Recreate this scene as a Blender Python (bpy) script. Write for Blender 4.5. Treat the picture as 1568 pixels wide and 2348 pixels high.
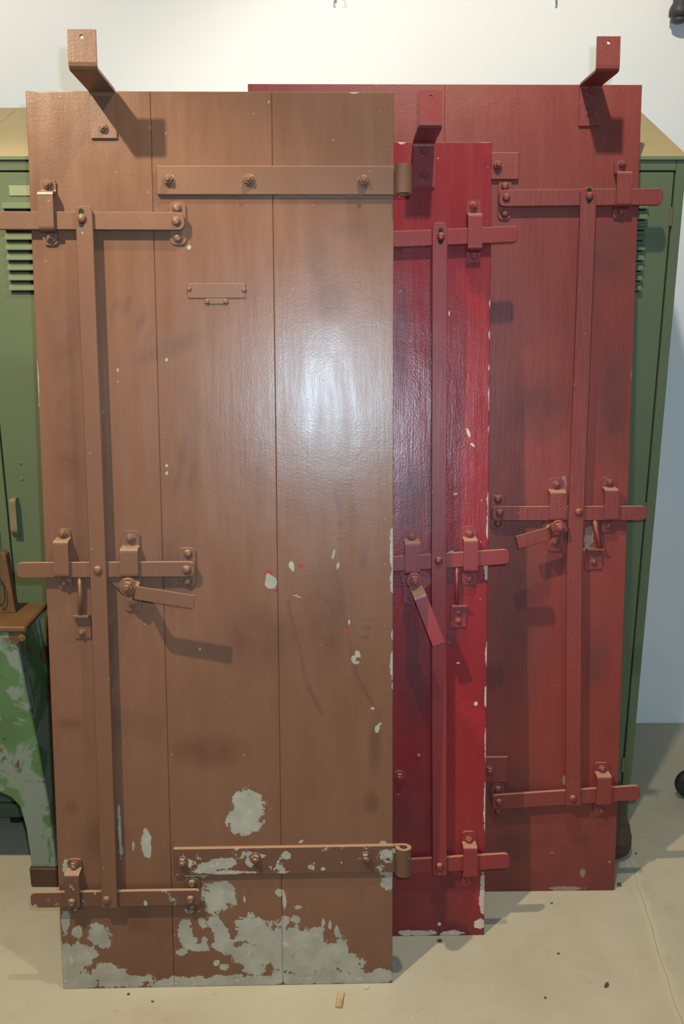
import bpy, bmesh, math, random
import numpy as np
from mathutils import Vector, Matrix
random.seed(4)
for o in list(bpy.data.objects): bpy.data.objects.remove(o)
SC = bpy.context.scene
COL = SC.collection

# ------------------------------------------------------------------ camera
TH = 0.2549
cam = bpy.data.objects.new('camera', bpy.data.cameras.new('camera'))
COL.objects.link(cam)
cam.location = (0, 0, 1.55)
cam.rotation_euler = (math.pi/2 - TH, 0, 0)
cam.data.sensor_fit = 'VERTICAL'; cam.data.sensor_height = 36
cam.data.lens = 2075.8/2348*36
cam.data.clip_start = 0.02
SC.camera = cam

# ------------------------------------------------------------------ light
W = bpy.data.worlds.new('world'); SC.world = W; W.use_nodes = True
bg = W.node_tree.nodes['Background']
bg.inputs[0].default_value = (0.72, 0.90, 1.0, 1); bg.inputs[1].default_value = 0.17

def spot(name, loc, axis, half, blend, energy, color, radius):
    d = bpy.data.lights.new(name, 'SPOT'); d.energy = energy; d.color = color
    d.spot_size = 2*math.radians(half); d.spot_blend = blend; d.shadow_soft_size = radius
    o = bpy.data.objects.new(name, d); COL.objects.link(o); o.location = loc
    o.rotation_euler = Vector(axis).to_track_quat('-Z', 'Y').to_euler()
    return o
spot('ceiling_or_fill_spot', (-1.60, 1.60, 3.0), (0.58, 1.35, -0.75), 37, 0.6, 100, (1.0, 0.89, 0.70), 0.03)  # added fill spot that brightens the upper-left wall, not a known lamp
# two ceiling spots of the room (both above the frame) and the phone's own flash
spot('ceiling_or_fill_spot', (-1.17, 0.75, 3.0), (0.08, 0.25, -1.0), 44, 0.35, 268, (1.0, 0.83, 0.56), 0.03)
spot('ceiling_or_fill_spot', (0.28, 1.45, 3.0), (0.10, 0.58, -0.81), 47, 0.5, 97, (1.0, 0.89, 0.70), 0.03)
fl = spot('camera_flash', (0.05, -0.01, 1.63), (0, math.cos(TH), -math.sin(TH)), 50, 1.0, 100, (0.60, 0.83, 1.0), 0.012)

SC.view_settings.view_transform = 'Standard'; SC.view_settings.look = 'None'
SC.view_settings.gamma = 1; SC.view_settings.use_curve_mapping = False
SC.view_settings.exposure = 0.0

# ------------------------------------------------------------------ helpers
def lin(r, g, b):
    f = lambda c: (c/255/12.92 if c/255 <= .04045 else ((c/255+.055)/1.055)**2.4)
    return (f(r), f(g), f(b), 1)

def link(o, parent=None, mat=None):
    COL.objects.link(o)
    if parent is not None: o.parent = parent
    return o
def mobj(name, bm, mat, parent=None, smooth=False):
    me = bpy.data.meshes.new(name); bm.to_mesh(me); bm.free()
    if smooth:
        for p in me.polygons: p.use_smooth = True
    me.materials.append(mat)
    return link(bpy.data.objects.new(name, me), parent)
def inst(name, me, parent, loc=(0, 0, 0), rot=(0, 0, 0), sc=1.0):
    o = bpy.data.objects.new(name, me); link(o, parent); o.location = loc; o.rotation_euler = rot
    if sc != 1.0: o.scale = (sc, sc, sc)
    return o
def tag(o, label, cat, group=None, kind=None):
    o['label'] = label; o['category'] = cat
    if group: o['group'] = group
    if kind: o['kind'] = kind
    return o
def empty(name, loc=(0, 0, 0)):
    o = bpy.data.objects.new(name, None); link(o); o.location = loc; o.empty_display_size = .1
    return o
def box(bm, x0, x1, y0, y1, z0, z1, bev=0.0, seg=1):
    b = bmesh.new()
    bmesh.ops.create_cube(b, size=1.0)
    for v in b.verts:
        v.co = Vector((x0+(v.co.x+.5)*(x1-x0), y0+(v.co.y+.5)*(y1-y0), z0+(v.co.z+.5)*(z1-z0)))
    if bev > 0: bmesh.ops.bevel(b, geom=b.edges[:], offset=bev, segments=seg, affect='EDGES', profile=.5)
    merge(bm, b)
def merge(bm, b):
    me = bpy.data.meshes.new('t'); b.to_mesh(me); b.free(); bm.from_mesh(me); bpy.data.meshes.remove(me)
def boxobj(name, dims, mat, parent=None, bev=0.0, seg=1):
    bm = bmesh.new(); box(bm, *dims, bev=bev, seg=seg); return mobj(name, bm, mat, parent)
def prism(bm, pts, y0, y1, bev=0.0, axis='Y'):
    """outline in (x,z) extruded between y0 (front) and y1"""
    b = bmesh.new()
    if axis == 'Y': f = [b.verts.new((p[0], y0, p[1])) for p in pts]; g = [b.verts.new((p[0], y1, p[1])) for p in pts]
    else: f = [b.verts.new((y0, p[0], p[1])) for p in pts]; g = [b.verts.new((y1, p[0], p[1])) for p in pts]
    b.faces.new(f); b.faces.new(list(reversed(g)))
    n = len(pts)
    for i in range(n): b.faces.new((f[i], g[i], g[(i+1) % n], f[(i+1) % n]))
    bmesh.ops.recalc_face_normals(b, faces=b.faces[:])
    if bev > 0: bmesh.ops.bevel(b, geom=[e for e in b.edges if abs(e.calc_face_angle(0)) > .7], offset=bev, segments=1, affect='EDGES')
    merge(bm, b)
def lathe(bm, prof, seg=16, axis='-Y', center=(0, 0, 0)):
    """prof: list of (radius, height along axis)"""
    rings = []
    for r, h in prof:
        ring = []
        for k in range(seg):
            a = 2*math.pi*k/seg; c, s = math.cos(a)*r, math.sin(a)*r
            p = (c, -h, s) if axis == '-Y' else ((c, s, h) if axis == 'Z' else (h, c, s))
            ring.append(bm.verts.new(Vector(p)+Vector(center)))
        rings.append(ring)
    fs = []
    for a, b in zip(rings[:-1], rings[1:]):
        for k in range(seg): fs.append(bm.faces.new((a[k], a[(k+1) % seg], b[(k+1) % seg], b[k])))
    if prof[0][0] > 1e-6: fs.append(bm.faces.new(rings[0]))
    if prof[-1][0] > 1e-6: fs.append(bm.faces.new(list(reversed(rings[-1]))))
    bmesh.ops.remove_doubles(bm, verts=[v for r in rings for v in r], dist=1e-6)
    bmesh.ops.recalc_face_normals(bm, faces=bm.faces[:])
def ribbon(bm, pts, wdir, t, bend=0.004):
    """flat bar: pts = [(Vector, halfwidth)], wdir = width direction, t = thickness; bends get rounded"""
    wdir = Vector(wdir).normalized()
    P = [(Vector(p), h) for p, h in pts]
    Q = [P[0]]
    for i in range(1, len(P)-1):
        a, b, c = P[i-1][0], P[i][0], P[i+1][0]
        d1, d2 = (b-a), (c-b)
        if d1.normalized().dot(d2.normalized()) > .985 or bend <= 0: Q.append(P[i]); continue
        r = min(bend, d1.length*.45, d2.length*.45)
        p0, p2 = b-d1.normalized()*r, b+d2.normalized()*r
        for s in (0, .33, .67, 1): Q.append(((1-s)**2*p0+2*s*(1-s)*b+s*s*p2, P[i][1]))
    Q.append(P[-1])
    rows = []
    for i, (p, h) in enumerate(Q):
        tg = (Q[min(i+1, len(Q)-1)][0]-Q[max(i-1, 0)][0]).normalized()
        n = tg.cross(wdir).normalized()
        rows.append([bm.verts.new(p+wdir*sx*h+n*sn*t/2) for sx, sn in ((-1, -1), (1, -1), (1, 1), (-1, 1))])
    fs = []
    for a, b in zip(rows[:-1], rows[1:]):
        for k in range(4): fs.append(bm.faces.new((a[k], a[(k+1) % 4], b[(k+1) % 4], b[k])))
    fs.append(bm.faces.new(rows[0])); fs.append(bm.faces.new(list(reversed(rows[-1]))))
    bmesh.ops.recalc_face_normals(bm, faces=bm.faces[:])
def L(u, v, w): return Vector((u, -w, v))      # door space: u right, v up the leaf, w out of it

# ------------------------------------------------------------------ materials
def nodes(name):
    m = bpy.data.materials.new(name); m.use_nodes = True
    nt = m.node_tree; N = nt.nodes; K = nt.links
    b = N['Principled BSDF']
    def n(t, **kw):
        x = N.new(t)
        for k, v in kw.items(): setattr(x, k, v)
        return x
    def setin(sock, val):
        if hasattr(val, 'is_linked') or isinstance(val, bpy.types.NodeSocket): K.new(val, sock)
        else: sock.default_value = val
    def math_(op, a, c=0.0, clamp=False):
        x = n('ShaderNodeMath', operation=op); x.use_clamp = clamp; setin(x.inputs[0], a); setin(x.inputs[1], c); return x.outputs[0]
    def mix(f, a, c, mode='MIX'):
        x = n('ShaderNodeMix', data_type='RGBA', blend_type=mode); setin(x.inputs[0], f); setin(x.inputs[6], a); setin(x.inputs[7], c); return x.outputs[2]
    def noise(vec, scale, detail=3, rough=.55, dist=0):
        x = n('ShaderNodeTexNoise'); K.new(vec, x.inputs['Vector']); x.inputs['Scale'].default_value = scale
        x.inputs['Detail'].default_value = detail; x.inputs['Roughness'].default_value = rough; x.inputs['Distortion'].default_value = dist
        return x.outputs[0]
    def ramp(val, a, c, lo=0.0, hi=1.0):
        x = n('ShaderNodeMapRange'); x.clamp = True; setin(x.inputs[0], val)
        x.inputs[1].default_value = a; x.inputs[2].default_value = c; x.inputs[3].default_value = lo; x.inputs[4].default_value = hi
        return x.outputs[0]
    def mapped(vec, s, loc=(0, 0, 0)):
        x = n('ShaderNodeMapping'); K.new(vec, x.inputs[0]); x.inputs['Scale'].default_value = s; x.inputs['Location'].default_value = loc; return x.outputs[0]
    def bump(h, strength, dist, prev=None):
        x = n('ShaderNodeBump'); x.inputs['Strength'].default_value = strength; x.inputs['Distance'].default_value = dist
        K.new(h, x.inputs['Height'])
        if prev is not None: K.new(prev, x.inputs['Normal'])
        return x.outputs[0]
    tc = n('ShaderNodeTexCoord').outputs['Object']
    class S: pass
    s = S(); s.__dict__.update(m=m, n=n, b=b, K=K, setin=setin, math=math_, mix=mix, noise=noise, ramp=ramp, mapped=mapped, bump=bump, tc=tc)
    return s

def paint(name, base, alt, smudge, primer, scrape, rough=.29, chip=0.0, relief=.12, dust=.5, specks=.5, peelamp=1.25):
    s = nodes(name)
    streak = s.mapped(s.tc, (1.0, 1.0, .16))
    big = s.noise(s.tc, 2.6, 4, .6, .4); st = s.noise(streak, 24, 4, .6)
    f = s.ramp(s.math('ADD', s.math('MULTIPLY', big, .6), s.math('MULTIPLY', st, .4)), .36, .64)
    col = s.mix(f, base, alt)
    a = s.n('ShaderNodeAttribute'); a.attribute_name = 'wear'
    sep = s.n('ShaderNodeSeparateColor'); s.K.new(a.outputs['Color'], sep.inputs[0])
    nf = s.math('ADD', s.math('MULTIPLY', s.noise(s.tc, 34, 6, .66, .4), .75), s.math('MULTIPLY', s.noise(s.tc, 120, 4, .6), .25)); nf2 = s.noise(s.tc, 13, 5, .6, .2)
    smn = s.ramp(nf2, .3, .6, .35, 1)
    col = s.mix(s.math('MULTIPLY', sep.outputs[1], smn, True), col, smudge)
    col = s.mix(s.ramp(s.math('ADD', sep.outputs[2], s.math('MULTIPLY', s.math('SUBTRACT', nf, .5), .6)), .5, .6), col, scrape)
    pf = s.math('ADD', sep.outputs[0], s.math('MULTIPLY', s.math('SUBTRACT', nf, .5), peelamp))
    if chip > 0:
        pf = s.math('MAXIMUM', pf, s.math('ADD', s.math('MULTIPLY', s.noise(s.tc, 30, 5, .65), 1.0), chip-.6))
    peel = s.ramp(pf, .5, .525)
    sp = s.noise(s.tc, 95, 2, .5)
    speck = s.math('MULTIPLY', s.ramp(sp, .735, .75), specks)
    allp = s.math('MAXIMUM', peel, speck, True)
    pc = s.mix(s.ramp(s.noise(s.tc, 22, 4), .35, .65), primer, tuple(c*.78 for c in primer[:3])+(1,))
    pc = s.mix(s.ramp(pf, .93, .945, 0, .6), pc, tuple(min(1, c*1.35) for c in primer[:3])+(1,))
    col = s.mix(allp, col, pc)
    # settled dust on ledges that face straight up
    g = s.n('ShaderNodeNewGeometry'); sx = s.n('ShaderNodeSeparateXYZ'); s.K.new(g.outputs['Normal'], sx.inputs[0])
    dm = s.math('MULTIPLY', s.ramp(sx.outputs[2], .55, .9), dust)
    col = s.mix(dm, col, lin(176, 140, 108))
    s.K.new(col, s.b.inputs['Base Color'])
    r = s.math('ADD', s.ramp(st, .3, .7, rough-.03, rough+.07), s.math('MULTIPLY', s.math('MAXIMUM', allp, dm), .4))
    r = s.math('ADD', r, s.math('MULTIPLY', sep.outputs[1], .12))
    s.K.new(r, s.b.inputs['Roughness'])
    h1 = s.noise(s.tc, 210, 3, .6); h2 = s.noise(s.mapped(s.tc, (1, 1, .08)), 110, 3, .6); h3 = s.noise(s.tc, 9, 3, .5)
    hh = s.math('ADD', s.math('ADD', s.math('MULTIPLY', h1, .5), s.math('MULTIPLY', h2, .5)), s.math('MULTIPLY', h3, 2.2))
    nb = s.bump(hh, relief, .004)
    nb = s.bump(s.math('SUBTRACT', 1.0, allp), .5, .0008, nb)
    s.K.new(nb, s.b.inputs['Normal'])
    return s.m

GREY = lin(158, 154, 140)
BROWN = lin(110, 75, 56); BROWN2 = lin(119, 83, 64)
M_BROWN = paint('brown_door_paint', BROWN, BROWN2, lin(88, 52, 36), GREY, lin(150, 48, 42), .285, specks=.4, relief=.10)
M_BROWN_HW = paint('brown_hardware_paint', lin(114, 78, 58), lin(106, 72, 53), lin(98, 50, 32), GREY, lin(150, 40, 36), .36, specks=.5)
M_BROWN_WORN = paint('brown_worn_hardware_paint', lin(102, 68, 52), lin(92, 62, 48), lin(90, 50, 32), GREY, lin(150, 40, 36), .42, chip=.495, dust=.8)
RED = lin(146, 30, 36)
M_RED = paint('crimson_door_paint', lin(128, 34, 39), lin(136, 38, 43), lin(88, 36, 39), lin(196, 176, 160), lin(146, 38, 43), .26, relief=.22, specks=.6)
M_RED_HW = paint('crimson_hardware_paint', lin(136, 46, 46), lin(122, 42, 44), lin(98, 38, 42), lin(170, 150, 138), lin(180, 36, 40), .38, specks=.6, chip=.26, dust=.75)
M_OXIDE = paint('oxide_red_door_paint', lin(120, 48, 43), lin(130, 56, 48), lin(82, 42, 38), lin(150, 120, 106), lin(160, 36, 34), .42, relief=.22, specks=.4)
M_OXIDE_HW = paint('oxide_red_hardware_paint', lin(128, 54, 48), lin(118, 50, 45), lin(96, 42, 40), lin(170, 150, 138), lin(160, 36, 34), .45, specks=.5, chip=.2, dust=.75, relief=.4)

def enamel(name, base, alt, rough=.4, relief=.08, dust=0.0):
    s = nodes(name)
    col = s.mix(s.ramp(s.noise(s.tc, 3.5, 4), .35, .65), base, alt)
    if dust:
        g = s.n('ShaderNodeNewGeometry'); sx = s.n('ShaderNodeSeparateXYZ'); s.K.new(g.outputs['Normal'], sx.inputs[0])
        col = s.mix(s.math('MULTIPLY', s.ramp(sx.outputs[2], .3, .7), dust), col, lin(172, 150, 108))  # tan on upward faces: the hood's dust plus lamplight put into the colour
    s.K.new(col, s.b.inputs['Base Color'])
    s.K.new(s.ramp(s.noise(s.tc, 14, 3), .3, .7, rough-.05, rough+.08), s.b.inputs['Roughness'])
    s.K.new(s.bump(s.noise(s.tc, 160, 2), relief, .003), s.b.inputs['Normal'])
    return s.m
M_GREEN = enamel('locker_green_enamel', lin(96, 107, 78), lin(91, 101, 74), .42)
M_HOOD = enamel('lamplit_dusty_locker_top', lin(108, 126, 90), lin(102, 119, 85), .6, dust=.85)  # paler and tan: lamplight on the sloping top painted in with its dust
M_DARK = enamel('recess_shade_and_feet', lin(22, 30, 24), lin(16, 24, 20), .8)  # near-black that paints the shade in gaps and slots, also colours the feet
M_STEEL = enamel('bare_handle_steel', lin(150, 135, 100), lin(120, 105, 78), .35); M_STEEL.node_tree.nodes['Principled BSDF'].inputs['Metallic'].default_value = .3
M_PLATE = enamel('tin_number_plate', lin(150, 152, 118), lin(130, 136, 104), .45)
M_BLACK = enamel('black_rubber', lin(44, 44, 46), lin(34, 34, 36), .5)
M_CHARCOAL = enamel('charcoal_plastic', lin(72, 73, 74), lin(62, 62, 66), .55)
M_CHROME = enamel('dull_chrome', lin(170, 168, 160), lin(140, 140, 134), .3)

def wall_mat():
    s = nodes('white_plaster')
    f = s.ramp(s.noise(s.tc, 1.4, 4, .55), .35, .65)
    s.K.new(s.mix(f, lin(234, 234, 234), lin(239, 239, 239)), s.b.inputs['Base Color'])
    s.b.inputs['Roughness'].default_value = .85
    s.K.new(s.bump(s.noise(s.tc, 70, 4), .08, .004), s.b.inputs['Normal'])
    return s.m
M_WALL = wall_mat()

def floor_mat():
    s = nodes('worn_concrete')
    n1 = s.noise(s.tc, 2.2, 6, .62, .3); n2 = s.noise(s.tc, 40, 4, .6); n3 = s.noise(s.tc, 7, 5, .6)
    col = s.mix(s.ramp(n1, .32, .68), lin(166, 156, 134), lin(180, 171, 150))
    col = s.mix(s.ramp(n3, .55, .75, 0, .35), col, lin(150, 136, 108))
    col = s.mix(s.ramp(n2, .62, .74, 0, .35), col, lin(150, 134, 110))
    sp = s.noise(s.tc, 130, 2); col = s.mix(s.ramp(sp, .70, .74, 0, .5), col, lin(205, 196, 176))
    # two hairline cracks / a joint in the slab
    sx = s.n('ShaderNodeSeparateXYZ'); s.K.new(s.tc, sx.inputs[0])
    wob = s.math('MULTIPLY', s.math('SUBTRACT', s.noise(s.tc, 14, 4), .5), .016)
    def crack(x0, y0, x1, y1, wd):
        dx, dy = x1-x0, y1-y0; l = math.hypot(dx, dy); nx, ny = -dy/l, dx/l
        d = s.math('ADD', s.math('MULTIPLY', s.math('SUBTRACT', sx.outputs[0], x0), nx), s.math('MULTIPLY', s.math('SUBTRACT', sx.outputs[1], y0), ny))
        d = s.math('ABSOLUTE', s.math('ADD', d, wob))
        t = s.math('ADD', s.math('MULTIPLY', s.math('SUBTRACT', sx.outputs[0], x0), dx/l/l), s.math('MULTIPLY', s.math('SUBTRACT', sx.outputs[1], y0), dy/l/l))
        inside = s.math('MULTIPLY', s.math('GREATER_THAN', t, 0.0), s.math('LESS_THAN', t, 1.0))
        return s.math('MULTIPLY', s.ramp(d, 0, wd, 1, 0), inside), s.math('MULTIPLY', s.ramp(d, 0, wd*9, 1, 0), inside)
    c1, h1 = crack(.790, 2.17, .700, 1.35, .0022); c2, h2 = crack(.84, 2.45, 1.30, 2.05, .002)
    cr = s.math('MAXIMUM', c1, c2); halo = s.math('MAXIMUM', h1, h2)
    col = s.mix(s.math('MULTIPLY', halo, .45), col, lin(196, 186, 162))
    col = s.mix(s.math('MULTIPLY', cr, .55), col, lin(112, 98, 76))
    s.K.new(col, s.b.inputs['Base Color'])
    s.b.inputs['Roughness'].default_value = .72
    hb = s.math('SUBTRACT', s.math('ADD', s.math('MULTIPLY', n2, .6), s.math('MULTIPLY', n3, .5)), cr)
    s.K.new(s.bump(hb, .10, .006), s.b.inputs['Normal'])
    return s.m
M_FLOOR = floor_mat()

def peeling_green():
    s = nodes('peeling_green_casting')
    n1 = s.noise(s.tc, 7, 6, .6, .5); n2 = s.noise(s.tc, 11, 6, .65, .8); n3 = s.noise(s.tc, 45, 4)
    g = s.mix(s.ramp(s.noise(s.tc, 5, 3), .35, .65), lin(84, 118, 74), lin(74, 102, 60))
    col = s.mix(s.ramp(n1, .47, .51), g, lin(122, 132, 118))
    rust = s.ramp(n2, .58, .63)
    col = s.mix(rust, col, lin(92, 66, 42)); col = s.mix(s.ramp(n3, .66, .72, 0, .8), col, lin(54, 48, 36))
    s.K.new(col, s.b.inputs['Base Color']); s.b.inputs['Roughness'].default_value = .6
    s.K.new(s.bump(s.math('ADD', n1, s.math('MULTIPLY', n3, .4)), .35, .006), s.b.inputs['Normal'])
    return s.m
M_CAST = peeling_green()
def rusty(name, a, b2, c):
    s = nodes(name)
    col = s.mix(s.ramp(s.noise(s.tc, 12, 5, .6), .35, .65), a, b2)
    col = s.mix(s.ramp(s.noise(s.tc, 30, 5, .65), .56, .68), col, c)
    s.K.new(col, s.b.inputs['Base Color']); s.b.inputs['Roughness'].default_value = .65
    s.K.new(s.bump(s.noise(s.tc, 60, 4), .3, .004), s.b.inputs['Normal']); return s.m
M_RUST = rusty('rusty_iron', lin(120, 82, 48), lin(98, 66, 38), lin(84, 92, 54))
M_RUSTFOOT = rusty('brown_iron_foot', lin(82, 52, 38), lin(70, 46, 34), lin(58, 50, 36))
M_LUMP = rusty('dark_brown_ribbed', lin(86, 64, 46), lin(70, 54, 40), lin(56, 44, 34))
M_CHIP = rusty('pale_splinter', lin(186, 162, 118), lin(170, 144, 100), lin(150, 126, 88))
M_STONE = rusty('pale_crumb', lin(190, 182, 160), lin(170, 162, 140), lin(150, 140, 120))
M_CRUMB = rusty('dark_crumb', lin(84, 74, 56), lin(70, 62, 46), lin(54, 48, 38))

# ------------------------------------------------------------------ setting
fl_o = boxobj('floor', (-4, 4, -3, 3.05, -.10, 0), M_FLOOR); fl_o['kind'] = 'structure'; fl_o['label'] = 'worn beige concrete floor with hairline cracks'
wl = boxobj('wall_back', (-4, 4, 2.95, 3.10, 0, 3.4), M_WALL); wl['kind'] = 'structure'; wl['label'] = 'plain white plaster wall behind the lockers'

# ------------------------------------------------------------------ lockers
def make_locker(x0, label, full=True):
    x1 = x0+.435; YF = 2.318; YB = 2.75
    t = empty('locker', ((x0+x1)/2, (YF+YB)/2, 0)); tag(t, label, 'locker', 'green steel lockers along the wall')
    ox, oy = -(x0+x1)/2, -(YF+YB)/2
    def B(name, d, mat, par=t, bev=0): return boxobj(name, (d[0]+ox, d[1]+ox, d[2]+oy, d[3]+oy, d[4], d[5]), mat, par, bev)
    bm = bmesh.new()
    e = .0005
    box(bm, x0+e+ox, x1-e+ox, YF+.022+oy, YB+oy, .03, 1.80)
    for d in ((x0+e, x0+.024, YF, YF+.03, .03, 1.82), (x1-.024, x1-e, YF, YF+.03, .03, 1.82), (x0+.0245, x1-.0245, YF, YF+.03, 1.796, 1.82), (x0+.0245, x1-.0245, YF, YF+.03, .03, .075)):
        box(bm, d[0]+ox, d[1]+ox, d[2]+oy, d[3]+oy, d[4], d[5], .0015)
    mobj('body', bm, M_GREEN, t)
    bm = bmesh.new()          # sloping hood
    prism(bm, [(YF-.006+oy, 1.8203), (YF-.006+oy, 1.828), (YB+oy, 2.008), (YB+oy, 1.8203)], x0+e+ox, x1-e+ox, axis='X')
    mobj('sloping_top', bm, M_HOOD, t)
    for fx in (x0+.03, x1-.06):
        for fy in (YF+.02, YB-.06): B('foot', (fx, fx+.03, fy, fy+.03, 0, .03), M_DARK)
    bm = bmesh.new(); box(bm, x0+.0275+ox, x1-.0275+ox, YF+.001+oy, YF+.016+oy, .079, 1.7925, .002)
    door = mobj('door', bm, M_GREEN, t)
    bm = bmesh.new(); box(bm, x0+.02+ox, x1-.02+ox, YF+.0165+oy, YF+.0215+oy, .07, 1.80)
    mobj('gap_shadow_lining', bm, M_DARK, t)  # dark sheet behind the door paints the shade of its gap
    # pressed louvres: hooded lip, dark strip below paints the opening's shade
    bm = bmesh.new()
    a, b_ = x0+.086+ox, x1-.086+ox
    prism(bm, [(YF+.0012+oy, 0), (YF-.010+oy, -.013), (YF-.010+oy, -.0155), (YF+.0012+oy, -.0135)], a, b_, axis='X')
    ml = bpy.data.meshes.new('louvre'); bm.to_mesh(ml); bm.free(); ml.materials.append(M_GREEN)
    bm = bmesh.new(); box(bm, a+.004, b_-.004, YF+.0004+oy, YF+.0012+oy, -.0205, -.0150)
    ms = bpy.data.meshes.new('louvre_slot_shade'); bm.to_mesh(ms); bm.free(); ms.materials.append(M_DARK)
    for grp in ((1.724, 9), (.46, 9)):
        for k in range(grp[1]):
            inst('louvre', ml, door, (0, 0, grp[0]-k*.0241)); inst('louvre_slot_shade', ms, door, (0, 0, grp[0]-k*.0241))
    B('number_plate', (x0+.105, x0+.165, YF-.0015, YF+.0010, 1.738, 1.762), M_PLATE, door, .0012)
    # handle on the left of the door
    hx = x0+.050+ox
    bm = bmesh.new()
    ribbon(bm, [(Vector((hx, YF+.0008+oy, .985)), .008), (Vector((hx, YF-.022+oy, .985)), .008), (Vector((hx-.002, YF-.024+oy, .90)), .009), (Vector((hx-.002, YF-.006+oy, .88)), .008)], (1, 0, 0), .004, .008)
    mobj('handle', bm, M_STEEL, door)
    bm = bmesh.new(); lathe(bm, [(.0, .0), (.007, .0), (.006, .004), (0, .006)], 12)
    mr = bpy.data.meshes.new('rivet'); bm.to_mesh(mr); bm.free(); mr.materials.append(M_GREEN)
    for rz in (1.035, 1.078): inst('rivet', mr, door, (x0+.072+ox, YF+.0012+oy, rz), sc=.6)
    for rz in (1.69, .95, .20): B('hinge', (x1-.031, x1-.0235, YF-.004, YF+.0005, rz-.022, rz+.022), M_STEEL, door, .0015)
    return t
make_locker(-.911, 'green steel locker at left, its steel handle and louvres beside the brown door')
make_locker(-1.346, 'green steel locker cut off by the left edge of the picture')
make_locker(.394, 'green steel locker at right, showing behind the oxide red door')

# ------------------------------------------------------------------ door builder
def blob_field(U, V, blobs):
    F = np.full(U.shape, -9.0)
    for u, v, ru, rv, *r in blobs:
        if max(ru, rv) < .025: ru, rv = ru*.75, rv*.75
        a = r[0] if r else 0.0; c, s = math.cos(a), math.sin(a)
        du, dv = U-u, V-v; x = du*c+dv*s; y = -du*s+dv*c
        F = np.maximum(F, 1.0-np.sqrt((x/ru)**2+(y/rv)**2))
    return F
def seg_field(U, V, segs):
    F = np.full(U.shape, -9.0)
    for pts, wd in segs:
        for (a, b), (c, d) in zip(pts[:-1], pts[1:]):
            l2 = (c-a)**2+(d-b)**2; t = np.clip(((U-a)*(c-a)+(V-b)*(d-b))/l2, 0, 1)
            F = np.maximum(F, 1-np.hypot(U-a-t*(c-a), V-b-t*(d-b))/wd)
    return F
def plank(name, u0, u1, H, thk, mat, parent, wear, step=.006, inset=.0016, v0=0.0, w=0.0):
    nu = max(2, int((u1-u0)/step)); nv = int(H/step)
    us = np.concatenate(([u0], np.linspace(u0+inset, u1-inset, nu), [u1])); vs = np.concatenate(([0], np.linspace(inset, H-inset, nv), [H]))+v0
    U, V = np.meshgrid(us, vs); ny, nx = U.shape
    Wd = np.zeros_like(U); Wd[0, :] = Wd[-1, :] = Wd[:, 0] = Wd[:, -1] = -inset
    co = np.stack([U, -Wd-w, V], -1).reshape(-1, 3)
    idx = np.arange(nx*ny).reshape(ny, nx)
    q = np.stack([idx[:-1, :-1], idx[:-1, 1:], idx[1:, 1:], idx[1:, :-1]], -1).reshape(-1, 4)
    ring = list(idx[0, :-1])+list(idx[:-1, -1])+list(idx[-1, :0:-1])+list(idx[:0:-1, 0])
    back = co[ring].copy(); back[:, 1] = thk-w
    n0 = len(co); co = np.vstack([co, back]); m = len(ring)
    side = [(ring[i], n0+i, n0+(i+1) % m, ring[(i+1) % m]) for i in range(m)]
    faces = q.tolist()+[tuple(int(x) for x in f) for f in side]+[tuple(range(n0+m-1, n0-1, -1))]
    me = bpy.data.meshes.new(name); me.from_pydata(co.tolist(), [], faces)
    at = me.color_attributes.new('wear', 'FLOAT_COLOR', 'POINT')
    R, G, B = wear(co[:, 0], co[:, 2])
    buf = np.stack([np.clip(R, 0, 1), np.clip(G, 0, 1), np.clip(B, 0, 1), np.ones(len(co))], -1).astype(np.float32)
    at.data.foreach_set('color', buf.ravel())
    me.materials.append(mat)
    return link(bpy.data.objects.new(name, me), parent)

def door_frame(name, x0, y0, yaw, lean, roll):
    ex = Vector((math.cos(yaw), math.sin(yaw), 0)); n = Vector((-math.sin(yaw), math.cos(yaw), 0))
    up = Vector((0, 0, math.cos(lean)))+n*math.sin(lean)
    e2 = ex*math.cos(roll)+up*math.sin(roll); u2 = up*math.cos(roll)-ex*math.sin(roll)
    nn = e2.cross(u2)
    o = empty(name)
    M = Matrix.Identity(4)
    for i in range(3): M[i][0], M[i][1], M[i][2] = e2[i], -nn[i], u2[i]
    M[0][3], M[1][3], M[2][3] = x0, y0, 0
    # empty placed under the leaf's foot
    o.matrix_world = M
    return o

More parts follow.
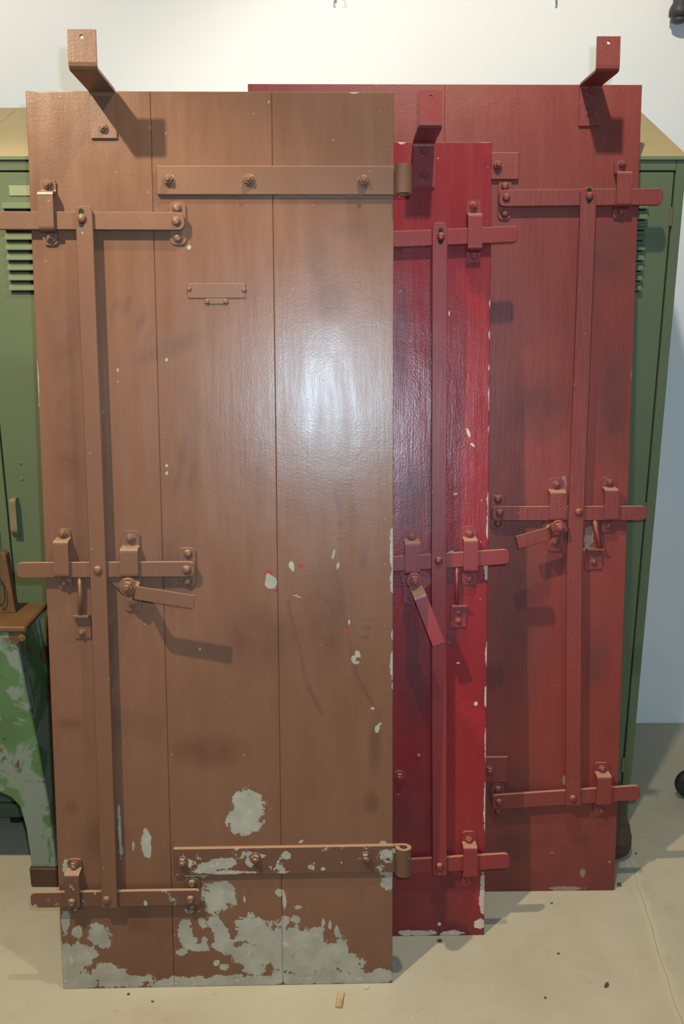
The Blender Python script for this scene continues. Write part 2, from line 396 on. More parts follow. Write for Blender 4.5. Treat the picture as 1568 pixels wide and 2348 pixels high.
class Kit:
    """the ironmongery of one door leaf, in its paint"""
    def __init__(k, root, hw, worn=None):
        k.t = root; k.m = hw; k.worn = worn or hw; k.cache = {}
    def mesh(k, kind, mat):
        key = (kind, mat.name)
        if key in k.cache: return k.cache[key]
        bm = bmesh.new()
        if kind == 'rivet': lathe(bm, [(.0095, 0), (.0095, .0018), (.0085, .0045), (.0055, .0070), (0, .0080)], 14)
        elif kind == 'bolt':      # washer, hexagon nut, stud end
            lathe(bm, [(.0125, 0), (.0125, .002), (.011, .0026), (.0, .0026)], 16)
            lathe(bm, [(.0098, .002), (.0098, .0075), (.0085, .009), (0, .009)], 6)
            lathe(bm, [(.0050, .006), (.0050, .0125), (.0035, .014), (0, .014)], 10)
        elif kind == 'bigbolt':
            lathe(bm, [(.0150, 0), (.0150, .0022), (.0135, .003), (.0, .003)], 18)
            lathe(bm, [(.0120, .002), (.0120, .011), (.0105, .0125), (0, .0125)], 6)
            lathe(bm, [(.0060, .009), (.0060, .018), (.0045, .020), (0, .020)], 12)
        elif kind == 'screw': lathe(bm, [(.0050, 0), (.0046, .0015), (.0030, .0028), (0, .0032)], 10)
        elif kind == 'pivot':
            lathe(bm, [(.019, 0), (.019, .003), (.0175, .004), (0, .004)], 20)
            lathe(bm, [(.0125, .003), (.0125, .012), (.011, .0135), (0, .0135)], 6)
            lathe(bm, [(.0065, .010), (.0065, .017), (.005, .019), (0, .019)], 12)
        me = bpy.data.meshes.new(kind); bm.to_mesh(me); bm.free(); me.materials.append(mat)
        k.cache[key] = me; return me
    def fix(k, kind, u, v, w, parent, mat=None, name=None, sc=1.0):
        return inst(name or {'bigbolt': 'bolt', 'pivot': 'pivot_bolt'}.get(kind, kind), k.mesh(kind, mat or k.m), parent, (u, -w, v), (0, random.uniform(0, 1), 0), sc)
    def loop(k, u0, u1, vt, v1, v0, vb, wf=.030, bolts=(None, None), mat=None, kind='bolt', name='guide_loop', ub=None):
        """strap bent over a sliding bar: tab vt..v1, face v1..v0, tab v0..vb"""
        bm = bmesh.new(); c = (u0+u1)/2; h = (u1-u0)/2; cb = ((ub[0]+ub[1])/2 if ub else c)
        t = .005; e = .003
        pts = [(L(c, vt, e), h*.55), (L(c, vt-.003, e), h*.86), (L(c, vt-.008, e), h), (L(c, v1, e), h), (L(c, v1-.003, wf-.0025), h),
               (L(cb, v0+.003, wf-.0025), h), (L(cb, v0, e), h), (L(cb, vb+.008, e), h), (L(cb, vb+.003, e), h*.86), (L(cb, vb, e), h*.55)]
        ribbon(bm, pts, (1, 0, 0), t, .005)
        o = mobj(name, bm, mat or k.m, k.t)
        for i, (cc, vv) in enumerate(((c, bolts[0]), (cb, bolts[1]))):
            if vv is not None: k.fix(kind, cc, vv, .0055, o, mat, sc=.85)
        return o
    def bar(k, u0, u1, va, vb2, hh, w0, w1, mat=None, name='slide_bar', rl=True, rr=True):
        """flat bar from (u0,va) to (u1,vb2), half height hh, faces at w0..w1, ends rounded"""
        bm = bmesh.new(); d = Vector((u1-u0, vb2-va)); d.normalize(); pr = Vector((-d.y, d.x))
        def end(uc, vc, s, rnd):
            r = .010 if rnd else .002; pts = []
            for a, b in ((1, 0), (.6, .75), (0, 1)): pts.append((-r*(a) if True else 0, hh - r + r*b))
            return [(uc+s*d.x*x+pr.x*y, vc+s*d.y*x+pr.y*y) for x, y in ((-r, hh), (-r*.3, hh-r*.3), (0, hh-r), (0, -hh+r), (-r*.3, -hh+r*.3), (-r, -hh))]
        outline = end(u1, vb2, 1, rr)+list(reversed(end(u0, va, -1, rl)))
        prism(bm, outline, -w1, -w0, .0012)
        return mobj(name, bm, mat or k.m, k.t)
    def plate(k, u0, u1, v0, v1, w=.0045, mat=None, name='pivot_plate', parent=None, r=.012):
        bm = bmesh.new(); pts = []
        for cu, cv, a0 in ((u1-r, v1-r, 0), (u0+r, v1-r, 90), (u0+r, v0+r, 180), (u1-r, v0+r, 270)):
            for s in range(4):
                a = math.radians(a0+s*30); pts.append((cu+r*math.cos(a), cv+r*math.sin(a)))
        prism(bm, pts, -w, -.0002, .001)
        return mobj(name, bm, mat or k.m, parent or k.t)
    def vbar(k, pts, hw, w0, w1, mat=None, rivets=()):
        bm = bmesh.new()
        ua, va = pts[0]; ub, vb2 = pts[-1]
        top = [(ua+hw, va-.012), (ua+hw*.75, va-.003), (ua+hw*.3, va), (ua-hw*.3, va), (ua-hw*.75, va-.003), (ua-hw, va-.012)]
        left = [(u-hw, v) for u, v in pts[1:-1]]; right = [(u+hw, v) for u, v in pts[1:-1]]
        outline = top+left+[(ub-hw, vb2), (ub+hw, vb2)]+list(reversed(right))
        prism(bm, outline, -w1, -w0, .0012)
        o = mobj('locking_bar', bm, mat or k.m, k.t)
        for i, (u, v) in enumerate(rivets):
            k.fix('rivet', u, v, w1-.0005, o)
            if i == 0:
                bm = bmesh.new(); prism(bm, [(u+.0055*math.cos(a)-.001, v+(.014 if math.sin(a) > 0 else -.012)+.0055*math.sin(a)) for a in [2*math.pi*q/16+.01 for q in range(16)]], -w1-.0002, -w1+.001)
                mobj('slot_shade', bm, M_DARK, o)  # dark disc on the bar face, its colour stands in for a hole's shade
        return o
    def bracket(k, u0, u1, H, vtab, d, vbend, vtop, bolts):
        bm = bmesh.new(); c, h = (u0+u1)/2, (u1-u0)/2; t = .0055
        ribbon(bm, [(L(c, vtab, .003), h), (L(c, H-.001, .003), h), (L(c, vbend, d), h), (L(c, vbend+.030, d), h)], (1, 0, 0), t, .010)
        # upright tab with its hole
        vb_, cu, cv, r = vbend+.030, c, vtop-.013, .0042
        n = 16; fr = []; bk = []; fo = []; bo = []
        for s in range(n):
            a = 2*math.pi*s/n; ca, sa = math.cos(a), math.sin(a)
            m = 1/max(abs(ca)/h, abs(sa)/((vtop-cv) if sa > 0 else (cv-vb_)))
            fr.append(bm.verts.new(L(cu+r*ca, cv+r*sa, d+t/2))); bk.append(bm.verts.new(L(cu+r*ca, cv+r*sa, d-t/2)))
            fo.append(L(cu+m*ca, cv+m*sa, d+t/2)); bo.append(L(cu+m*ca, cv+m*sa, d-t/2))
        # exact rectangle corners
        for (xx, zz) in ((u0, vb_), (u1, vb_), (u0, vtop), (u1, vtop)):
            j = min(range(n), key=lambda i: (fo[i].x-xx)**2+(fo[i].z-zz)**2); fo[j] = L(xx, zz, d+t/2); bo[j] = L(xx, zz, d-t/2)
        fo = [bm.verts.new(p) for p in fo]; bo = [bm.verts.new(p) for p in bo]
        for s in range(n):
            q = (s+1) % n
            bm.faces.new((fo[s], fo[q], fr[q], fr[s])); bm.faces.new((bo[q], bo[s], bk[s], bk[q]))
            bm.faces.new((fr[s], fr[q], bk[q], bk[s])); bm.faces.new((fo[q], fo[s], bo[s], bo[q]))
        bmesh.ops.recalc_face_normals(bm, faces=bm.faces[:])
        o = mobj('hanging_bracket', bm, k.m, k.t)
        for v in bolts: k.fix('bolt', c, v, .0055, o, sc=.85)
        return o
    def strap(k, u0, u1, v0, v1, bolts, mat=None, knuckle=None, w=.010, wear=None):
        if wear: o = plank('hinge_strap', u0, u1, v1-v0, w-.0004, mat or k.m, k.t, wear, .004, .0012, v0, w)
        else:
            bm = bmesh.new(); box(bm, u0, u1, -w, -.0004, v0, v1, .0015)
            o = mobj('hinge_strap', bm, mat or k.m, k.t)
        for u, v in bolts: k.fix('bigbolt', u, v, w-.0004, o, mat, sc=.85)
        if knuckle:
            sg = 1 if knuckle > 0 else -1; ue = u1 if sg > 0 else u0     # strap rolled forward into an eye
            r = .0132; t = .0088; uc = ue+sg*.018; wc = t/2+r; vc, hh = (v0+v1)/2, (v1-v0)/2; bm = bmesh.new()
            pts = [(L(ue-sg*.004, vc, t/2), hh)]
            for s_ in range(19):
                a_ = math.radians(-90+s_*300/18); pts.append((L(uc+sg*r*math.cos(a_), vc, wc+r*math.sin(a_)), hh))
            ribbon(bm, pts, (0, 0, 1), t, 0)
            # lip of the strap running into the eye
            mobj('hinge_knuckle', bm, mat or k.m, o)
        return o
    def handle(k, pivot, path, wdir, hw, mat=None):
        bm = bmesh.new()
        ribbon(bm, [(L(*p), hw*(.92 if i == 0 else 1)) for i, p in enumerate(path)], (wdir[0], 0, wdir[1]), .007, .008)
        o = mobj('lever_handle', bm, mat or k.m, k.t)
        k.fix('pivot', pivot[0], pivot[1], pivot[2], o)
        bm = bmesh.new(); lathe(bm, [(.012, 0), (.012, pivot[2]-.003), (.010, pivot[2]-.002)], 14)
        s = mobj('spindle', bm, mat or k.m, o); s.location = (pivot[0], 0, pivot[1])
        return o
    def rod(k, a, b, r=.0045, mat=None):
        bm = bmesh.new(); pa, pb = L(a[0], a[1], .014), L(b[0], b[1], .012); d = pb-pa
        lathe(bm, [(r, 0), (r, d.length)], 10, 'Z')
        o = mobj('catch_rod', bm, mat or k.m, k.t, True); o.location = pa; o.rotation_euler = d.to_track_quat('Z', 'Y').to_euler()
        return o
    def catch(k, u0, u1, v0, v1, bolts, mat=None):
        bm = bmesh.new(); c, h = (u0+u1)/2, (u1-u0)/2
        ribbon(bm, [(L(c, v0, .0025), h), (L(c, v1-.002, .0025), h), (L(c, v1, .020), h)], (1, 0, 0), .0045, .004)
        o = mobj('catch_plate', bm, mat or k.m, k.t)
        for u, v in bolts: k.fix('bolt', u, v, .0045, o, sc=.7)
        return o

# ------------------------------------------------------------------ brown door
d1 = door_frame('metal_door', -.6263, 1.6975, .024, .1425, .0012)
tag(d1, 'brown painted door leaning in front, with peeling grey patches at its foot', 'door', 'old doors leaning in a stack', 'thing')
H1, W1 = 1.9297, .7407
peel1 = [(.423, .413, .038, .052), (.423, .415, .024, .040), (.405, .385, .030, .032), (.446, .381, .008, .008), (.196, .342, .011, .034), (.167, .335, .004, .016),
  (.353, .214, .045, .050), (.335, .288, .055, .026, .35), (.375, .292, .03, .014), (.41, .297, .02, .02), (.49, .222, .018, .014), (.499, .205, .005, .03), (.508, .312, .018, .011), (.537, .339, .010, .005, .4),
  (.721, .268, .016, .022), (.729, .242, .016, .026), (.721, .333, .014, .008),
  (.085, .128, .034, .030), (.094, .108, .022, .022), (.036, .136, .024, .022), (.012, .16, .012, .04), (.04, .10, .02, .015),
  (.02, .065, .055, .055), (.055, .085, .026, .024), (.015, .02, .08, .035), (.095, .038, .045, .026), (.14, .018, .08, .020), (.27, .010, .12, .018), (.40, .012, .14, .018), (.56, .016, .14, .022), (.68, .012, .10, .018), (.715, .02, .03, .022),
  (.275, .132, .022, .028), (.285, .105, .026, .022), (.305, .095, .04, .012), (.268, .083, .02, .012), (.315, .15, .014, .022, .5), (.318, .108, .013, .024), (.346, .146, .018, .026, .4), (.36, .118, .022, .028), (.365, .095, .03, .022), (.398, .150, .018, .016),
  (.425, .135, .042, .045), (.455, .11, .045, .045), (.415, .075, .045, .040), (.47, .075, .05, .035), (.50, .10, .05, .055), (.50, .152, .016, .022), (.525, .157, .016, .014), (.545, .09, .055, .050), (.57, .115, .020, .030), (.59, .065, .05, .045), (.615, .125, .009, .024), (.625, .085, .018, .036), (.63, .06, .018, .03), (.645, .045, .04, .03),
  (.54, .05, .08, .035), (.36, .045, .02, .012), (.345, .056, .012, .014), (.43, .04, .028, .022), (.585, .15, .006, .02), (.60, .14, .006, .02),
  (.021, .285, .010, .025), (.53, .185, .014, .008), (.41, .205, .005, .014),
  (.477, .924, .016, .018), (.472, .935, .007, .012), (.523, .960, .008, .012), (.526, .952, .005, .009), (.612, .982, .004, .016, -.25), (.622, .958, .004, .012, -.25), (.646, .835, .004, .010), (.664, .765, .008, .012, .3), (.655, .755, .006, .008), (.660, .745, .010, .004), (.706, .596, .008, .012), (.713, .607, .005, .005), (.534, .893, .016, .003, -.3), (.696, .642, .006, .004),
  (.320, 1.624, .006, .006), (.323, .779, .004, .004), (.262, 1.175, .005, .007), (.262, 1.160, .005, .006), (.268, 1.395, .004, .006), (.166, 1.375, .003, .010, .4), (.166, 1.350, .004, .004),
  (.741, 1.0, .008, .055), (.741, .925, .007, .03), (.741, .805, .006, .018), (.741, .737, .008, .030), (.741, .69, .004, .01),
  (.487, 1.91, .004, .005), (.05, 1.929, .05, .003), (.66, 1.929, .012, .004), (.20, .312, .004, .004), (.54, .31, .005, .005), (.0, 1.35, .0025, .05), (.12, .30, .003, .02), (.1385, .37, .0035, .07), (.140, .325, .006, .022)]
red1 = [(.474, .945, .018, .016), (.54, .958, .015, .010), (.520, 1.045, .006, .010), (.638, .812, .006, .020), (.528, .85, .004, .014), (.49, .905, .01, .006), (.0, .65, .0016, .35)]
sm1 = [(.166, 1.502, .012, .03, -.3), (.189, 1.507, .012, .034, -.35), (.218, 1.476, .012, .04, -.4), (.232, 1.440, .012, .03, -.4), (.27, 1.42, .10, .028, .35), (.30, 1.21, .012, .06, -.25), (.285, 1.145, .010, .05, -.25), (.317, 1.16, .010, .05, -.25),
  (.622, 1.10, .010, .045, .2), (.626, 1.05, .012, .012), (.627, .989, .010, .016), (.628, 1.015, .018, .010), (.676, .974, .014, .040), (.683, .821, .020, .010), (.680, .80, .022, .008), (.69, .84, .02, .006), (.17, .165, .05, .05), (.692, .427, .024, .036), (.034, .615, .04, .018), (.036, .427, .018, .025), (.585, 1.60, .03, .09, .15), (.61, 1.52, .05, .06), (.65, 1.66, .05, .025), (.702, .56, .02, .08), (.06, 1.20, .035, .20), (.06, 1.0, .04, .12), (.27, .95, .06, .12), (.26, 1.0, .04, .03), (.45, .80, .12, .09), (.60, .86, .06, .16), (.12, .8, .02, .10), (.06, 1.45, .05, .14), (.34, .55, .10, .05), (.10, .35, .08, .06)]
scr1 = [([(.514, .881), (.541, .765), (.55, .707), (.587, .628)], .007), ([(.618, .946), (.636, .841), (.659, .725), (.683, .676), (.711, .626)], .007)]
def wear1(U, V):
    R = .5+.5*(blob_field(U, V, peel1)-np.where(V < .26, .16, 0.0))
    G = np.maximum(.62*np.clip(blob_field(U, V, sm1)*1.6, 0, 1), .8*np.clip(seg_field(U, V, scr1), 0, 1))
    G = np.maximum(G, .45*np.clip((.25-V)/.25, 0, 1))
    B = np.where(blob_field(U, V, red1) > -1, .45+.3*blob_field(U, V, red1), 0)
    return R, G, B
pstrap = [(.340, .292, .040, .013, .3), (.375, .298, .026, .012), (.315, .280, .02, .007), (.425, .298, .014, .016), (.45, .312, .02, .006), (.38, .275, .06, .004), (.505, .312, .014, .012), (.585, .280, .008, .006), (.50, .274, .02, .004)]
wear1s = lambda U, V: (.5+.5*blob_field(U, V, pstrap), .5*np.clip(blob_field(U, V, [(.28, .295, .05, .03), (.44, .295, .03, .03), (.69, .29, .03, .03)])*1.5, 0, 1), np.zeros_like(U))
for a, b in ((0, .2485), (.2489, .4927), (.4931, W1)): plank('plank', a, b, H1, .05, M_BROWN, d1, wear1, .004, .0012)
k = Kit(d1, M_BROWN_HW, M_BROWN_WORN)
k.bracket(.1285, .1805, H1, 1.837, .155, 1.918, 1.985, (1.856,))
k.strap(.2585, .741, 1.7255, 1.7825, ((.283, 1.754), (.445, 1.754), (.678, 1.752)), knuckle=1)
k.strap(.2565, .745, .2695, .3315, ((.276, .302), (.436, .308), (.680, .306)), M_BROWN_WORN, knuckle=1, wear=wear1s)
# top bolt
b = k.bar(-.120, .3145, 1.6735, 1.6715, .0178, .0115, .0205); k.fix('rivet', .298, 1.671, .020, b)
p = k.plate(.281, .316, 1.627, 1.713); k.fix('rivet', .2975, 1.700, .0045, p); k.fix('rivet', .298, 1.641, .0045, p)
k.loop(.024, .0545, 1.758, 1.730, 1.652, 1.627, bolts=(1.745, 1.641))
# middle bolt
b = k.bar(-.055, .3195, .958, .957, .0165, .0115, .0205); k.fix('rivet', .302, .956, .020, b)
p = k.plate(.283, .320, .9165, 1.001); k.fix('rivet', .303, .988, .0045, p); k.fix('rivet', .301, .928, .0045, p)
k.loop(.0265, .0575, 1.044, 1.021, .943, .914, bolts=(1.033, .928))
k.loop(.1645, .2020, 1.037, 1.003, .941, .866, bolts=(1.022, .882))
bm = bmesh.new(); prism(bm, [(.128, .938), (.150, .945), (.180, .948), (.205, .940), (.206, .925), (.192, .905), (.172, .900), (.150, .918)], -.0105, -.0060, .001); mobj('lifting_cam', bm, M_BROWN_HW, d1)
k.handle((.182, .925, .040), [(.168, .928, .038), (.202, .9225, .038), (.208, .9215, .088), (.3265, .9020, .090)], (.165, 1), .0130)
k.rod((.0755, .941), (.073, .860)); k.catch(.0575, .0925, .8075, .857, ((.073, .819),))
# lower bolt
b = k.bar(-.0565, .3150, .2235, .2235, .0178, .0115, .0205, M_BROWN_WORN); k.fix('rivet', .293, .219, .020, b, M_BROWN_WORN)
p = k.plate(.276, .313, .176, .260, mat=M_BROWN_WORN); k.fix('rivet', .295, .248, .0045, p, M_BROWN_WORN); k.fix('rivet', .293, .187, .0045, p, M_BROWN_WORN)
k.loop(.0215, .0535, .309, .287, .207, .186, bolts=(.2955, .196), mat=M_BROWN_WORN)
k.fix('rivet', .036, .222, .0292, d1, M_BROWN_WORN)
k.vbar([(.1145, 1.7000), (.1150, 1.64), (.1180, .965), (.1170, .25), (.1170, .2060)], .0172, .0205, .0285, rivets=((.1105, 1.675), (.117, .958), (.111, .226)))
lb = k.plate(.3145, .4345, 1.5205, 1.5505, .0022, name='label_holder', r=.003)
for u, v in ((.3185, 1.539), (.431, 1.537)): k.fix('screw', u, v, .0022, lb)
tb = k.plate(.351, .396, 1.5085, 1.5200, .0022, name='label_tab', parent=lb, r=.002)
for u, v in ((.355, 1.5135), (.393, 1.5135)): k.fix('screw', u, v, .0022, lb)

# ------------------------------------------------------------------ crimson door (middle)
d2 = door_frame('metal_door', -.3942, 1.8559, .0184, .175, 0)
tag(d2, 'narrow visible strip of glossy crimson door between the brown and the wide red door', 'door', 'old doors leaning in a stack', 'thing')
H2, W2 = 1.8724, .740
peel2 = [(.741, 1.511, .006, .014), (.741, 1.439, .006, .016), (.741, 1.367, .006, .012), (.741, 1.297, .004, .03), (.741, 1.224, .006, .014), (.741, 1.056, .005, .03), (.741, .995, .006, .03), (.741, .90, .010, .03), (.741, .69, .005, .04), (.741, .589, .006, .03), (.741, .48, .005, .05), (.741, .322, .006, .06), (.737, .10, .010, .06), (.728, .03, .02, .02), (.581, .008, .05, .008), (.66, .006, .03, .007),
  (.692, 1.215, .005, .020, .35), (.700, 1.190, .005, .016, .9), (.714, .575, .006, .007), (.671, .673, .007, .004), (.63, .03, .007, .007), (.536, 1.872, .012, .006), (.72, 1.874, .02, .004), (.70, .135, .012, .008), (.655, .93, .012, .015), (.645, 1.49, .003, .01), (.662, 1.075, .008, .004)]
sm2 = [(.56, 1.05, .06, .14), (.57, .66, .06, .2), (.56, .30, .10, .15), (.67, .15, .08, .10), (.60, .06, .16, .09), (.535, 1.45, .03, .2), (.67, .90, .05, .06), (.66, .74, .03, .04)]
def wear2(U, V):
    R = .5+.5*blob_field(U, V, peel2)
    G = np.maximum(.75*np.clip(blob_field(U, V, sm2)*1.5, 0, 1), .7*np.clip((.22-V)/.2, 0, 1))
    B = np.where((U > .66), .40+.22*np.sin(V*9)*np.cos(V*23+U*31), 0)
    return R, G, B
for a, b in ((0, .2485), (.2492, .4965), (.4972, W2)): plank('plank', a, b, H2, .042, M_RED, d2, wear2, .004 if a > .4 else .02)
k = Kit(d2, M_RED_HW)
k.bracket(.5605, .6100, H2, 1.7717, .128, 1.8625, 1.9365, (1.848, 1.796))
k.strap(0, .48, 1.668, 1.725, ((.06, 1.697), (.295, 1.697), (.457, 1.697)), knuckle=-1)
k.strap(0, .48, .262, .324, ((.06, .294), (.295, .294), (.457, .294)), knuckle=-1)
b = k.bar(.425, .798, 1.6485, 1.6645, .0178, .0115, .0205); k.fix('rivet', .442, 1.650, .020, b)
p = k.plate(.424, .459, 1.607, 1.693); k.fix('rivet', .441, 1.680, .0045, p); k.fix('rivet', .441, 1.620, .0045, p)
k.loop(.6825, .7145, 1.744, 1.709, 1.628, 1.603, bolts=(1.728, 1.617))
b = k.bar(.422, .7865, .9075, .9295, .0177, .0115, .0205); k.fix('rivet', .438, .908, .020, b)
p = k.plate(.420, .457, .866, .951); k.fix('rivet', .438, .938, .0045, p); k.fix('rivet', .438, .878, .0045, p)
k.loop(.5420, .5775, .993, .966, .888, .818, bolts=(.976, .832))
k.loop(.6785, .7110, .999, .971, .893, .862, bolts=(.981, .876))
bm = bmesh.new(); prism(bm, [(.530, .892), (.560, .900), (.600, .892), (.615, .875), (.590, .850), (.565, .845), (.540, .862)], -.0105, -.0060, .001); mobj('lifting_cam', bm, M_RED_HW, d2)
k.handle((.563, .877, .040), [(.558, .890, .038), (.568, .858, .038), (.571, .851, .078), (.6150, .738, .082)], (1, .39), .0145)
k.rod((.665, .912), (.666, .816)); k.catch(.6525, .6885, .761, .813, ((.670, .797), (.670, .775)))
b = k.bar(.422, .7955, .178, .1965, .0183, .0115, .0205); k.fix('rivet', .438, .178, .020, b)
p = k.plate(.420, .457, .137, .222); k.fix('rivet', .438, .209, .0045, p); k.fix('rivet', .438, .148, .0045, p)
k.loop(.6830, .7160, .263, .236, .158, .126, bolts=(.242, .139))
k.vbar([(.6190, 1.688), (.6195, 1.64), (.6210, .917), (.6265, .22), (.6265, .165)], .0172, .0205, .0285, rivets=((.622, 1.656), (.6205, .921), (.626, .188)))
k.fix('rivet', .579, .447, 0, d2, sc=.7)
k.fix('pivot', .532, .399, 0, d2, sc=.8, name='bolt')

# ------------------------------------------------------------------ oxide red door (rearmost)
d3 = door_frame('metal_door', -.2149, 2.0218, .0144, .1376, .0005)
tag(d3, 'wide dull oxide red door standing rearmost, right of the crimson one', 'door', 'old doors leaning in a stack', 'thing')
H3, W3 = 2.0031, .9245
peel3 = [(.764, 1.05, .007, .04), (.766, .985, .005, .03), (.781, .857, .004, .010), (.831, .93, .012, .03), (.832, .90, .02, .008), (.759, .103, .014, .006), (.84, .051, .010, .018), (.907, .08, .007, .007), (.80, .006, .05, .007), (.925, 1.33, .003, .02), (.787, .55, .002, .10), (.30, 2.003, .01, .003), (.79, .30, .012, .02)]
sm3 = [(.65, .75, .10, .35), (.64, .25, .12, .14), (.86, .62, .04, .10), (.70, 1.25, .10, .10), (.88, 1.25, .05, .2), (.76, .95, .05, .07), (.85, .93, .03, .05), (.66, .12, .1, .1), (.86, 1.62, .08, .1), (.83, .15, .06, .05)]
def wear3(U, V):
    R = .5+.5*blob_field(U, V, peel3); G = np.maximum(.7*np.clip(blob_field(U, V, sm3)*1.4, 0, 1), .6*np.clip((.3-V)/.3, 0, 1))
    return R, G, np.zeros_like(U)
for a, b in ((0, .4608), (.4609, W3)): plank('plank', a, b, H3, .022, M_OXIDE, d3, wear3, .007, .0006)
k = Kit(d3, M_OXIDE_HW)
k.bracket(.7765, .8280, H3, 1.909, .135, 1.988, 2.058, (1.985, 1.937))
k.strap(.0, .6365, 1.786, 1.848, ((.06, 1.817), (.33, 1.817), (.585, 1.817)), knuckle=-1)
k.strap(.0, .6385, .300, .368, ((.06, .335), (.33, .335), (.591, .333)), knuckle=-1)
b = k.bar(.589, .9765, 1.741, 1.745, .0190, .0115, .0205); k.fix('rivet', .606, 1.742, .020, b)
p = k.plate(.589, .622, 1.694, 1.785); k.fix('rivet', .605, 1.771, .0045, p); k.fix('rivet', .606, 1.709, .0045, p)
k.loop(.8635, .8985, 1.836, 1.801, 1.722, 1.697, bolts=(1.821, 1.711))
b = k.bar(.585, .9665, .993, .9925, .0177, .0115, .0205); k.fix('rivet', .604, .994, .020, b)
p = k.plate(.584, .621, .951, 1.037); k.fix('rivet', .602, 1.026, .0045, p); k.fix('rivet', .603, .966, .0045, p)
k.loop(.7240, .7640, 1.078, 1.048, .974, .897, bolts=(1.062, .919))
k.loop(.8580, .8920, 1.081, 1.053, .974, .944, bolts=(1.067, .960))
bm = bmesh.new(); prism(bm, [(.790, .985), (.760, .985), (.715, .975), (.712, .955), (.735, .935), (.775, .945)], -.0105, -.0060, .001); mobj('lifting_cam', bm, M_OXIDE_HW, d3)
k.handle((.744, .960, .040), [(.756, .962, .038), (.722, .9525, .038), (.7145, .951, .072), (.6360, .930, .076)], (-.25, 1), .0150)
k.rod((.838, .978), (.858, .898), .006); k.catch(.8225, .8640, .851, .902, ((.842, .869),))
b = k.bar(.598, .9760, .2515, .2745, .0195, .0115, .0205); k.fix('rivet', .615, .252, .020, b)
p = k.plate(.597, .633, .205, .295); k.fix('rivet', .615, .280, .0045, p); k.fix('rivet', .616, .219, .0045, p)
k.loop(.8615, .8985, .349, .323, .244, .206, bolts=(.333, .221))
k.vbar([(.7975, 1.764), (.7975, 1.70), (.7890, .861), (.8020, .30), (.8035, .244)], .0188, .0205, .0285, rivets=((.800, 1.744), (.795, .996), (.801, .264)))

# ------------------------------------------------------------------ green cast-iron stand at left
st = empty('machine_stand', (-1.06, 2.14, 0))
tag(st, 'peeling green cast iron stand with rusty brown top at the left edge', 'machine stand')
def sx_(pts): return [(p[0]+1.06, p[1]) for p in pts]
R_ = [(-.765, .716), (-.790, .680), (-.785, .634), (-.779, .565), (-.764, .422), (-.749, .237), (-.743, .058), (-.808, .058), (-.810, .096), (-.813, .173), (-.824, .237), (-.844, .264), (-.870, .277)]
mir = [(-2.12-x, z) for x, z in reversed(R_)]
bm = bmesh.new(); prism(bm, sx_(R_+mir), -.09, -.068, .003); mobj('front_casting', bm, M_CAST, st)
bm = bmesh.new(); prism(bm, sx_(R_+mir), .062, .084, .003); mobj('rear_casting', bm, M_CAST, st)
for sgn in (1, -1):
    bm = bmesh.new()
    side = [(.016, .700), (-.012, .560), (.004, .422), (.018, .237), (.022, .060)]
    outer = [(.270+(0 if i else 0), z) for i, z in enumerate(())]
    xs = [(-.790+1.06-.004, .690), (-.783+1.06-.004, .600), (-.764+1.06-.004, .422), (-.749+1.06-.004, .237), (-.744+1.06-.004, .060)]
    pts = [(sgn*x, z) for x, z in xs]+[(sgn*(x-.022), z) for x, z in reversed(xs)]
    prism(bm, pts, -.0678, .0618); mobj('side_casting', bm, M_CAST, st)
    for y0 in (-.093, .045):
        bm = bmesh.new(); xa, xb = sorted((sgn*(-.815+1.06), sgn*(-.742+1.06))); box(bm, xa, xb, y0, y0+.048, 0, .0575, .004); mobj('foot', bm, M_RUSTFOOT, st)
bm = bmesh.new(); box(bm, -.297, .297, -.098, .072, .7165, .732, .004); mobj('top_plate', bm, M_RUST, st)
bm = bmesh.new(); lathe(bm, [(.006, -.02), (.010, -.02), (.010, .004), (.006, .006)], 12, '-Y', (.283, -.088, .700)); mobj('corner_bolt', bm, M_RUST, st)
bm = bmesh.new(); prism(bm, [(.208, .7315), (.241, .7315), (.236, .80), (.230, .885), (.219, .893), (.214, .86), (.210, .80)], -.005, .022, .002); mobj('upright_lever', bm, M_RUST, st)
bm = bmesh.new()
cur = []
for s in range(17):
    a = math.pi*2*s/16; cur.append((Vector((.212+.010*math.cos(a), -.014, .79+.035*math.sin(a))), .0012))
ribbon(bm, cur, (0, 1, 0), .0024, 0); mobj('wire_loop', bm, M_BLACK, st)

# ------------------------------------------------------------------ small things
lump = empty('ribbed_lump', (.742, 2.205, 0)); tag(lump, 'dark brown ribbed rounded lump on the floor behind the oxide red door', 'lump')
bm = bmesh.new(); prof = [(0, .001), (.030, .001)]
base = [(.046, .004), (.056, .014), (.060, .03), (.059, .055), (.052, .085), (.041, .115), (.036, .15), (.034, .19), (.026, .205), (0, .207)]
for i, (r, z) in enumerate(base):
    prof.append((r, z))
    if 1 <= i < 7:
        for q in (.25, .5, .75):
            r2 = r+(base[i+1][0]-r)*q; prof.append((r2-(.0015 if q == .5 else 0), z+(base[i+1][1]-z)*q))
lathe(bm, prof, 28, 'Z'); mobj('ribbed_body', bm, M_LUMP, lump, True)

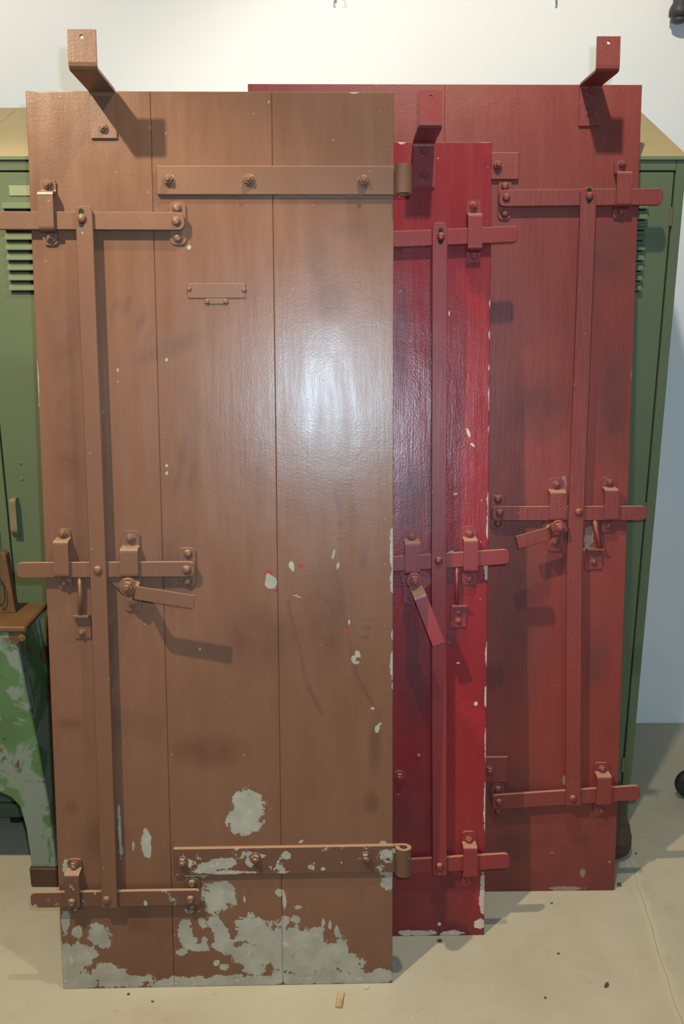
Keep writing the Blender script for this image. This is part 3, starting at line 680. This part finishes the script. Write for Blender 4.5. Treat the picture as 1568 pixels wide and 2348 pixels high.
cas = empty('caster_wheel', (1.066, 2.47, 0)); tag(cas, 'black rubber caster wheel at the right edge on the floor', 'caster')
bm = bmesh.new(); lathe(bm, [(.012, -.014), (.040, -.014), (.046, -.009), (.048, 0), (.046, .009), (.040, .014), (.012, .014)], 28, '-Y', (0, 0, .0485)); mobj('tyre', bm, M_BLACK, cas, True)
bm = bmesh.new(); lathe(bm, [(0, -.018), (.010, -.018), (.010, .018), (0, .018)], 14, '-Y', (0, 0, .0485)); mobj('hub', bm, M_CHROME, cas)
bm = bmesh.new()
for s in (-1, 1): box(bm, -.010, .030, s*.020-.0015, s*.020+.0015, .04, .112, .001)
box(bm, -.012, .032, -.0215, .0215, .1122, .116, .001); mobj('fork', bm, M_CHROME, cas)

kn = empty('wall_stopper', (.978, 2.9495, 2.26)); tag(kn, 'dark grey rounded stopper on the white wall at the top right corner', 'stopper')
bm = bmesh.new(); lathe(bm, [(0, 0), (.012, .001), (.022, .0055), (.0225, .0125), (.017, .0155), (.0175, .018), (.029, .020), (.0295, .034), (.027, .044), (.0205, .055), (.019, .075), (.019, .10), (0, .102)], 24, 'Z', (0, -.045, 0)); mobj('stopper_body', bm, M_CHARCOAL, kn, True)
bm = bmesh.new(); box(bm, -.010, .010, -.030, 0, .075, .095, .002); mobj('wall_mount', bm, M_CHARCOAL, kn)

for i, (x, lab) in enumerate(((-.0176, 'tiny steel hook high on the wall above the brown door'), (.6247, 'tiny steel hook high on the wall near the right hanging bracket'))):
    bm = bmesh.new()
    pts = [(Vector((0, 0, .02)), .0025), (Vector((0, -.018, .018)), .0025)]
    for s in range(7):
        a = math.pi*s/6; pts.append((Vector((0, -.018-.006*math.sin(a), .008+.010*math.cos(a))), .0025))
    ribbon(bm, pts, (1, 0, 0), .004, 0); o = mobj('wall_hook', bm, M_CHROME, None); o.location = (x, 2.9497, 2.325)
    tag(o, lab, 'hook', 'hooks on the white wall')

def crumb(name, x, y, sx, sy, sz, mat, label, cat, group=None, rz=0.0):
    bm = bmesh.new(); bmesh.ops.create_icosphere(bm, subdivisions=2, radius=1)
    for v in bm.verts:
        v.co *= 1+random.uniform(-.22, .22); v.co.x *= sx; v.co.y *= sy; v.co.z = max(v.co.z*sz, -sz*.6)+sz*.6
    o = mobj(name, bm, mat); o.location = (x, y, 0); o.rotation_euler = (0, 0, rz); tag(o, label, cat, group); return o
bm = bmesh.new(); prism(bm, [(-.008, 0), (.009, 0), (.007, .005), (-.006, .006)], -.030, .012); w = mobj('wood_splinter', bm, M_CHIP); w.location = (-.004, 1.672, .0002); w.rotation_euler = (0, 0, -.12)
tag(w, 'pale wood splinter lying at the foot of the brown door', 'splinter')
crumb('paint_flake', .054, 1.700, .007, .005, .003, M_STONE, 'pale paint flake on the floor at the brown door\'s right corner', 'flake')
crumb('floor_crumb', .597, 1.708, .009, .004, .003, M_CRUMB, 'long grey crumb on the bare floor at lower right', 'crumb', 'dark crumbs on the floor', .9)
crumb('floor_crumb', .235, 1.849, .006, .005, .003, M_CRUMB, 'dark crumb in the shadow below the crimson door', 'crumb', 'dark crumbs on the floor')
crumb('floor_crumb', .729, 2.056, .006, .006, .004, M_CRUMB, 'dark crumb touching the oxide red door\'s bottom right corner', 'crumb', 'dark crumbs on the floor')
for x, y, lab in ((.511, 1.807, 'tiny dark crumb on the lit floor right of the crimson door\'s shadow'), (.451, 1.672, 'tiny dark crumb lowest on the bare floor at right'), (-.418, 1.661, 'tiny dark crumb below the brown door, the right one of two'),
                  (-.476, 1.682, 'tiny dark crumb below the brown door, the left one of two'), (.815, 2.19, 'tiny dark crumb in the shadow beside the ribbed lump'), (.535, 1.985, 'tiny dark crumb on the floor just under the oxide red door')):
    crumb('floor_crumb', x, y, .0032, .0028, .0018, M_CRUMB, lab, 'crumb', 'dark crumbs on the floor')
